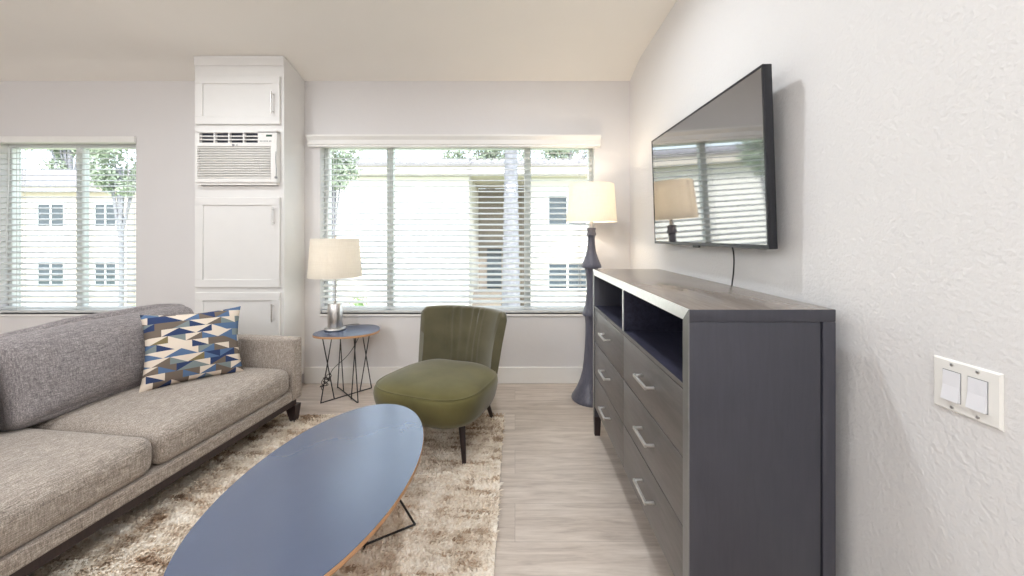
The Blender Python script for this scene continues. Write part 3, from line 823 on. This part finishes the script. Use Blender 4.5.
b = B(); box(b, DX0 + .03, DX1 - .013, yi0, yi1, DZ0 - .012, DZ0 - .002); obj('bottom_panel', xform(b, iv), M['dresser_in'], dr, smooth=False)
rows = [(SHZ - .0185 - .207 * (i + 1), SHZ - .0185 - .207 * i) for i in range(3)]
for c0, c1 in ((yi0, ym), (ym, yi1)):
    for z0, z1 in rows:
        b = B(); box(b, DX0 + .002, DX0 + .022, c0 + .0015, c1 - .0015, z0 + .0035, z1 - .001, .0018, 2)
        box(b, DX0 + .022, DX0 + .37, c0 + .02, c1 - .02, z0 + .02, z1 - .02)
        d = obj('drawer', xform(b, iv), M['dresser'], dr)
        yc_, zc_ = (c0 + c1) / 2 - .01, (z0 + z1) / 2 + .012
        h = B(); hl = .066; hx = DX0 - .030
        box(h, hx - .005, hx + .004, yc_ - hl, yc_ + hl, zc_ - .006, zc_ + .006, .001, 1)
        for s in (-1, 1): box(h, hx + .004, DX0 + .0022, yc_ + s * (hl - .005) - .005, yc_ + s * (hl - .005) + .005, zc_ - .0042, zc_ + .0042, .001, 1)
        obj('handle', xform(h, iv), M['nickel'], d)

# ------------------------------------------------------------------ television
TY0, TY1, TZ0, TZ1 = 1.302, 2.365, 1.213, 1.876
tv = thing('television', 'flat-screen television mounted tilted on the textured wall above the dresser', 'television', (WR, (TY0 + TY1) / 2, TZ0))
hw, hh = (TY1 - TY0) / 2, TZ1 - TZ0
tilt = math.atan2(.022, hh)
RM = T(-.080, 0, 0) @ Matrix.Rotation(-tilt, 4, 'Y')
b = B(); box(b, .004, .034, -hw, hw, 0, hh, .003, 2); box(b, .034, .05, -hw * .62, hw * .62, .06, hh * .62, .006, 2)
obj('case', xform(b, RM), M['tv_black'], tv)
b = B()
bz = .009
for a in ((-hw, hw, 0, .016), (-hw, hw, hh - bz, hh), (-hw, -hw + bz, .016, hh - bz), (hw - bz, hw, .016, hh - bz)):
    box(b, .0, .0045, a[0], a[1], a[2], a[3], .0008, 1)
obj('bezel', xform(b, RM), M['tv_black'], tv)
b = B(); box(b, .002, .0042, -hw + bz, hw - bz, .016, hh - bz); obj('screen', xform(b, RM), M['screen'], tv, smooth=False)
b = B(); box(b, .001, .012, -.03, .03, -.010, .001, .002, 1); obj('sensor_tab', xform(b, RM), M['tv_black'], tv)
b = B()
for y in (-.2, .2): box(b, -.032, -.022, y - .015, y + .015, .14, .44, .001, 1)
box(b, -.012, -.001, -.28, .28, .22, .36, .001, 1)
for y in (-.2, .2): box(b, -.023, -.0115, y - .012, y + .012, .27, .31)
obj('wall_bracket', b, M['black_wire'], tv)
b = B()
tube(b, spline([(-.05, -.235, .03), (-.035, -.24, -.005), (-.028, -.238, -.05), (-.022, -.225, -.11), (-.022, -.215, -.16), (-.026, -.215, -.22), (-.02, -.215, -.30)]), .0032, 8)
obj('power_cord', b, M['cord'], tv)

# ------------------------------------------------------------------ light switch
ls = thing('light_switch', 'white double rocker light switch plate on the textured wall', 'light switch', (WR, .795, .925))
def ls_box(h, x0, x1, y0, y1, z0, z1, bev): box(h, -x1, -x0, y0, y1, z0, z1, bev, 2)
b = B()
hwp, hhp = .0605, .0575
ring = lambda w, h, x: [(-x, -w, -h), (-x, w, -h), (-x, w, h), (-x, -w, h)]
loft(b, [ring(hwp, hhp, .0004), ring(hwp, hhp, .003), ring(hwp - .0035, hhp - .0035, .006)]); plate = obj('wall_plate', b, M['switch'], ls, smooth=False)
for yy, flip in ((.023, 1), (-.023, 1)):
    b = B(); ls_box(b, .006, .0066, yy - .0172, yy + .0172, -.034, .034, .0); obj('rocker_frame', b, M['ac_grey'], plate, smooth=False)
    b = B(); y0, y1 = yy - .0158, yy + .0158
    poly = [(-.0062, .0325), (-.0078, .0325), (-.0088, .0), (-.0135, -.0325), (-.0062, -.0325)]
    prism(b, poly, y0, y1); obj('rocker', b, M['rocker'], ls, smooth=False)
    for z in (.0475, -.0475):
        b = lathe(B(), [(.0034, 0), (.0034, .0008), (.0022, .0014)], 14); xform(b, T(-.006, yy, z) @ Matrix.Rotation(-PI / 2, 4, 'Y')); obj('screw', b, M['nickel'], plate)

# ------------------------------------------------------------------ ceiling downlights (above the frame and behind the camera)
def area(x, y, z, w, size, col):
    l = bpy.data.lights.new('downlight_beam', 'AREA'); l.shape = 'DISK'; l.size = size; l.energy = w; l.color = col; l.spread = math.radians(170)
    o = bpy.data.objects.new('downlight_beam', l); C.objects.link(o); o.location = (x, y, z); return o
k = 0
spots = [(.10, 1.80), (-2.05, 1.80), (.10, -.3), (-2.05, -.3), (-4.0, .8)]
names = ['nearest the television', 'above the sofa end', 'behind the camera by the textured wall', 'behind the camera mid room', 'over the far left of the room']
DL = 11
for (x, y), nm in zip(spots, names):
    z = ceil_z(y)
    d = thing('recessed_downlight', 'round white recessed ceiling downlight ' + nm, 'ceiling light', (x, y, z - .004), 0, 'recessed ceiling downlights')
    b = lathe(B(), [(.062, .0), (.085, -.002), (.088, .0), (.085, .003), (.062, .003)], 40, cap=False); obj('trim_ring', b, M['trim'], d)
    b = lathe(B(), [(.061, -.0005), (.061, .0025)], 40); obj('lens', b, M['lens'], d)
    area(x, y, z - .012, DL, .15, (.90, .95, 1.0))
for (x, y), nm in zip([(-.1, -1.7), (-2.1, -1.7), (-4.0, -1.2)], ['nearest the textured wall', 'in the middle of the row', 'nearest the far side wall']):  # unseen globes added behind the camera to brighten ceiling and room
    z = ceil_z(y) - .012
    d = thing('added_fill_globe', 'added unseen white globe fill lamp behind the camera, ' + nm, 'added fill lamp', (x, y, z), 0, 'added unseen fill globes')
    b = lathe(B(), [(.004, -.03), (.055, -.026), (.06, -.004), (.055, .0)], 32); obj('canopy', b, M['chrome'], d)
    b = tube(B(), [(0, 0, -.03), (0, 0, -.36)], .004, 8); obj('cord', b, M['cord'], d)
    b = lathe(B(), [(.03, -.36), (.035, -.375), (.035, -.40), (.03, -.405)], 24); obj('socket', b, M['chrome'], d)
    b = lathe(B(), [(.13 * math.sin(a), -.525 + .13 * math.cos(a)) for a in [.24 + i * (PI - .26) / 20 for i in range(21)]], 32); obj('globe', b, M['globe'], d)
    point(x, y, z - .525, 42, (.90, .95, 1.0), .10)
point(fl.location.x, fl.location.y, 1.53, 6.5, (1, .84, .64), .05)
point(tl.location.x, tl.location.y, stz + .58, 1.6, (1, .9, .8), .05)

# ------------------------------------------------------------------ outside
GZ = -2.2
b = B(); box(b, -40, 30, YB + .2, 45, GZ - .3, GZ); g = structure('lawn', b, M['grass'], smooth=False)
def roof(bm, x0, x1, y, z, run, rise, pitch=.28):
    """barrel tile slope rising away from the viewer"""
    n = int((x1 - x0) / pitch); K = 6; rows = []
    for (dy, dz) in ((0, 0), (run, rise)):
        r = []
        for i in range(n * K + 1):
            x = x0 + i * pitch / K; r.append((x, y + dy, z + dz + .09 * abs(math.sin(PI * i / K))))
        rows.append(r)
    base = [[(x, yy, zz_ - .16) for x, yy, zz_ in (r[0], r[-1])] for r in rows]
    A = [[bm.verts.new(p) for p in r] for r in rows]
    low = [[bm.verts.new((p[0], p[1], z + d - .06)) for p in r] for r, d in zip(rows, (0, rise))]
    m = len(A[0])
    for i in range(m - 1):
        bm.faces.new((A[0][i], A[0][i + 1], A[1][i + 1], A[1][i])); bm.faces.new((low[0][i], low[0][i + 1], low[1][i + 1], low[1][i]))
        bm.faces.new((A[0][i], A[0][i + 1], low[0][i + 1], low[0][i])); bm.faces.new((A[1][i], A[1][i + 1], low[1][i + 1], low[1][i]))
    return bm
def ext_window(root, inv, x0, x1, y, z0, z1):
    b = B(); f = .07
    for a in ((x0, x1, z0, z0 + f), (x0, x1, z1 - f, z1), (x0, x0 + f, z0 + f, z1 - f), (x1 - f, x1, z0 + f, z1 - f), ((x0 + x1) / 2 - f / 2, (x0 + x1) / 2 + f / 2, z0 + f, z1 - f)):
        box(b, a[0], a[1], y - .06, y - .001, a[2], a[3])
    w = obj('window', xform(b, inv), M['vinyl'], root, smooth=False)
    b = B(); box(b, x0 + f * .5, x1 - f * .5, y - .03, y - .012, z0 + f * .5, z1 - f * .5); obj('pane', xform(b, inv), M['ext_glass'], w, smooth=False)
# the house facing the wide window
Y1 = 13.0; s1 = F / Y1
X = lambda px, Y: (px - CX) * Y / F
Z = lambda py, Y: EYE + (CY - py) * Y / F
h1 = thing('apartment_building', 'white stucco building with grey tile roof across from the wide window', 'building', (X(400, Y1), Y1, GZ))
iv = T(-X(400, Y1), -Y1, -GZ); ez = Z(176, Y1)
b = B(); box(b, -9.2, X(469, Y1), Y1, Y1 + 7, GZ, ez - .02); obj('wall', xform(b, iv), M['stucco'], h1, smooth=False)
b = B(); box(b, X(469, Y1), X(531, Y1), Y1 + 3.4, Y1 + 7, GZ, ez - .02); obj('entry_wall', xform(b, iv), M['stucco_brown'], h1, smooth=False, label='tan recessed entry wall')
b = B(); box(b, X(531, Y1), 9, Y1 + .4, Y1 + 7, GZ, ez - .02); obj('wall', xform(b, iv), M['stucco'], h1, smooth=False)
b = B(); box(b, -9.5, 9.4, Y1 - .6, Y1 - .48, ez - .02, ez + .26); obj('fascia', xform(b, iv), M['fascia'], h1, smooth=False)
b = B(); box(b, -9.5, 9.4, Y1 - .48, Y1 + 3.4, ez - .01, ez + .06); obj('soffit', xform(b, iv), M['fascia'], h1, smooth=False)
b = roof(B(), -9.6, 9.4, Y1 - .66, ez + .3, 2.2, .55); obj('roof', xform(b, iv), M['tile_roof'], h1)
ext_window(h1, iv, X(548, Y1), X(590, Y1), Y1 + .4, Z(227, Y1), Z(193, Y1))
ext_window(h1, iv, X(548, Y1), X(590, Y1), Y1 + .4, Z(292, Y1), Z(262, Y1))
b = B(); box(b, X(480, Y1), X(498, Y1), Y1 + 3.3, Y1 + 3.4, GZ + .1, Z(252, Y1), .02, 1); obj('entry_door', xform(b, iv), M['ext_glass'], h1, label='dark entry door')
b = B()
for i in range(8): box(b, X(469, Y1), X(500, Y1), Y1 + .3 + .16 * i, Y1 + .46 + .16 * i, GZ, GZ + .17 * (i + 1))
obj('entry_stair', xform(b, iv), M['stucco_brown'], h1, smooth=False)
# the house facing the narrow window
Y2 = 18.0
h2 = thing('apartment_building', 'beige two-storey building with tile roof seen through the narrow window', 'building', (X(60, Y2), Y2, GZ))
iv = T(-X(60, Y2), -Y2, -GZ); ez = Z(192, Y2)
b = B(); box(b, X(-160, Y2), X(128, Y2), Y2, Y2 + 7, GZ, ez); obj('wall', xform(b, iv), M['stucco_beige'], h2, smooth=False)
b = B(); box(b, X(-165, Y2), X(130, Y2), Y2 - .5, Y2 - .4, ez - .02, ez + .2); obj('fascia', xform(b, iv), M['fascia'], h2, smooth=False)
b = roof(B(), X(-168, Y2), X(132, Y2), Y2 - .55, ez + .22, 4.5, 1.5); obj('roof', xform(b, iv), M['tile_roof'], h2)
for a, c in ((38, 66), (95, 118)):
    ext_window(h2, iv, X(a, Y2), X(c, Y2), Y2, Z(228, Y2), Z(203, Y2)); ext_window(h2, iv, X(a, Y2), X(c, Y2), Y2, Z(286, Y2), Z(260, Y2))

def crown(bm, c, rad, n, size, rnd, clumps=14):
    cl = []
    for i in range(clumps):
        v = Vector((rnd.gauss(0, 1), rnd.gauss(0, 1), rnd.gauss(0, 1))).normalized() * rnd.uniform(.35, .95)
        cl.append((Vector((v.x * rad[0], v.y * rad[1], v.z * rad[2])), rnd.uniform(.22, .42)))
    for i in range(n):
        o, r = rnd.choice(cl)
        v = Vector((rnd.gauss(0, 1), rnd.gauss(0, 1), rnd.gauss(0, 1))).normalized() * r * rnd.uniform(.4, 1)
        p = Vector(c) + o + Vector((v.x * rad[0], v.y * rad[1], v.z * rad[2]))
        d = Vector((rnd.gauss(0, 1), rnd.gauss(0, 1), rnd.gauss(0, 1))).normalized(); e = d.orthogonal().normalized()
        L = size * rnd.uniform(.6, 1.3); w = L * .42
        q = [p - d * L * .5, p + e * w * .5, p + d * L * .5, p - e * w * .5]
        bm.faces.new([bm.verts.new(x) for x in q])
    return cl
def tree(label, x, y, cz, rad, n, size, seed, group=None, tr=.13):
    rnd = random.Random(seed)
    t = thing('leafy_tree', label, 'tree', (x, y, GZ), 0, group)
    b = B(); cl = crown(b, (0, 0, cz - GZ), rad, n, size, rnd); obj('foliage', b, M['leaf'], t, smooth=False)
    b = B(); tube(b, spline([(0, 0, 0), (.05, 0, (cz - GZ) * .45), (-.05, .05, cz - GZ)]), tr, 10)
    for o, r in cl[:7]: tube(b, [(0, 0, (cz - GZ) * .6), (o.x * .5, o.y * .5, cz - GZ + o.z * .3 - .2), (o.x, o.y, cz - GZ + o.z)], [tr * .55, tr * .35, tr * .15], 6)
    obj('trunk', b, M['bark'], t)
tree('leafy tree beyond the wide window at the end nearest the white cabinet', X(332, 9), 9, Z(166, 9), (.75, .7, .75), 1500, .13, 5, None, .05)
tree('broad leafy tree rising over the tile roof behind the palm trunk', X(492, 20), 20.5, Z(150, 20), (3.2, 2.0, 1.9), 3800, .22, 6)
tree('leafy tree behind the roof above the floor lamp', X(575, 20), 21.5, Z(146, 20), (2.8, 1.6, 1.7), 2600, .22, 8)
tree('leafy tree at the edge of the narrow window nearest the white cabinet', X(120, 11), 11, Z(168, 11), (1.15, .8, 1.35), 2600, .14, 9, None, .06)
tree('leafy tree behind the roof seen through the narrow window', X(70, 26), 26, Z(146, 26), (3.0, 1.6, 1.6), 2400, .28, 12)
# palm trunk in front of the entry
YP = 7.5
pt = thing('palm_tree', 'palm with thick grey trunk outside the wide window', 'tree', (X(511, YP), YP, GZ))
b = B(); ring = []
prof = []
for i in range(60):
    z = i * .11; prof.append((.215 - .004 * i * .5 + (.018 if i % 2 else 0), z))
lathe(b, prof, 28); obj('trunk', b, M['bark'], pt)
b = B(); rnd = random.Random(4)
for k in range(16):
    a = k * 2 * PI / 16 + rnd.uniform(-.1, .1); top = prof[-1][1]
    pts = spline([(0, 0, top), (.7 * math.cos(a), .7 * math.sin(a), top + .55), (1.5 * math.cos(a), 1.5 * math.sin(a), top + .35), (2.1 * math.cos(a), 2.1 * math.sin(a), top - .35)], 6)
    tube(b, pts, .012, 5)
    for p_ in pts[4:]:
        for s in (-1, 1):
            e = Vector((-math.sin(a), math.cos(a), -.5)) * .34 * s if s > 0 else Vector((math.sin(a), -math.cos(a), -.5)) * .34
            q = [p_, p_ + e * .5 + Vector((math.cos(a), math.sin(a), 0)) * .05, p_ + e]
            b.faces.new([b.verts.new(x) for x in q])
obj('fronds', b, M['leaf'], pt, smooth=False)
# low shrubs under the house wall
for i, (px_, yy, lab) in enumerate(((362, 10.8, 'low green shrub by the white wall nearest the table lamp'), (395, 9.8, 'low green shrub by the white wall, second from the cabinet'), (440, 9.7, 'low green shrub by the white wall behind the olive chair'), (556, 9.5, 'low green shrub by the building behind the floor lamp'))):
    rnd = random.Random(30 + i); sh = thing('shrub', lab, 'shrub', (X(px_, yy), yy, GZ), 0, None)
    b = B(); crown(b, (0, 0, .95), (.7, .5, .75), 900, .12, rnd, 10); obj('foliage', b, M['shrub'], sh, smooth=False)
    b = B()
    for q in range(6):
        a = q * 1.05; tube(b, [(0.05 * math.cos(a), .05 * math.sin(a), 0), (.3 * math.cos(a), .25 * math.sin(a), .9)], .015, 6)
    obj('stems', b, M['bark'], sh)

# ------------------------------------------------------------------ light from outside
wd = bpy.data.worlds.new('sky'); SC.world = wd; wd.use_nodes = True
nt = wd.node_tree; bg = nt.nodes['Background']
sky = nt.nodes.new('ShaderNodeTexSky'); sky.sky_type = 'NISHITA'; sky.sun_disc = False
sky.sun_elevation = math.radians(48); sky.sun_rotation = math.radians(200); sky.air_density = 1.2; sky.dust_density = 3.0; sky.ozone_density = 1.0
mixn = nt.nodes.new('ShaderNodeMix'); mixn.data_type = 'RGBA'; mixn.inputs[0].default_value = .55
mixn.inputs[7].default_value = (8.5, 9.2, 10, 1)
nt.links.new(sky.outputs[0], mixn.inputs[6]); nt.links.new(mixn.outputs[2], bg.inputs['Color'])
bg.inputs['Strength'].default_value = .40
sun = bpy.data.lights.new('sun', 'SUN'); sun.energy = 4.2; sun.angle = math.radians(2); sun.color = (1, .985, .96)
so = bpy.data.objects.new('sun', sun); C.objects.link(so)
so.rotation_euler = Vector((-.25, .80, -.62)).to_track_quat('-Z', 'Y').to_euler()
for w in (W1, W2):
    l = bpy.data.lights.new('window_portal', 'AREA'); l.shape = 'RECTANGLE'; l.size = w[1] - w[0]; l.size_y = w[3] - w[2]; l.cycles.is_portal = True
    o = bpy.data.objects.new('window_portal', l); C.objects.link(o); o.location = ((w[0] + w[1]) / 2, YB + .16, (w[2] + w[3]) / 2)
    o.rotation_euler = (-PI / 2, 0, 0)

SC.view_settings.view_transform = 'Standard'; SC.view_settings.look = 'None'
SC.view_settings.gamma = 1; SC.view_settings.use_curve_mapping = False; SC.view_settings.exposure = 0.30
cy = SC.cycles
cy.use_denoising = True; cy.max_bounces = 10; cy.diffuse_bounces = 6; cy.glossy_bounces = 4; cy.transparent_max_bounces = 16
cy.sample_clamp_indirect = 6; cy.caustics_reflective = False; cy.caustics_refractive = False
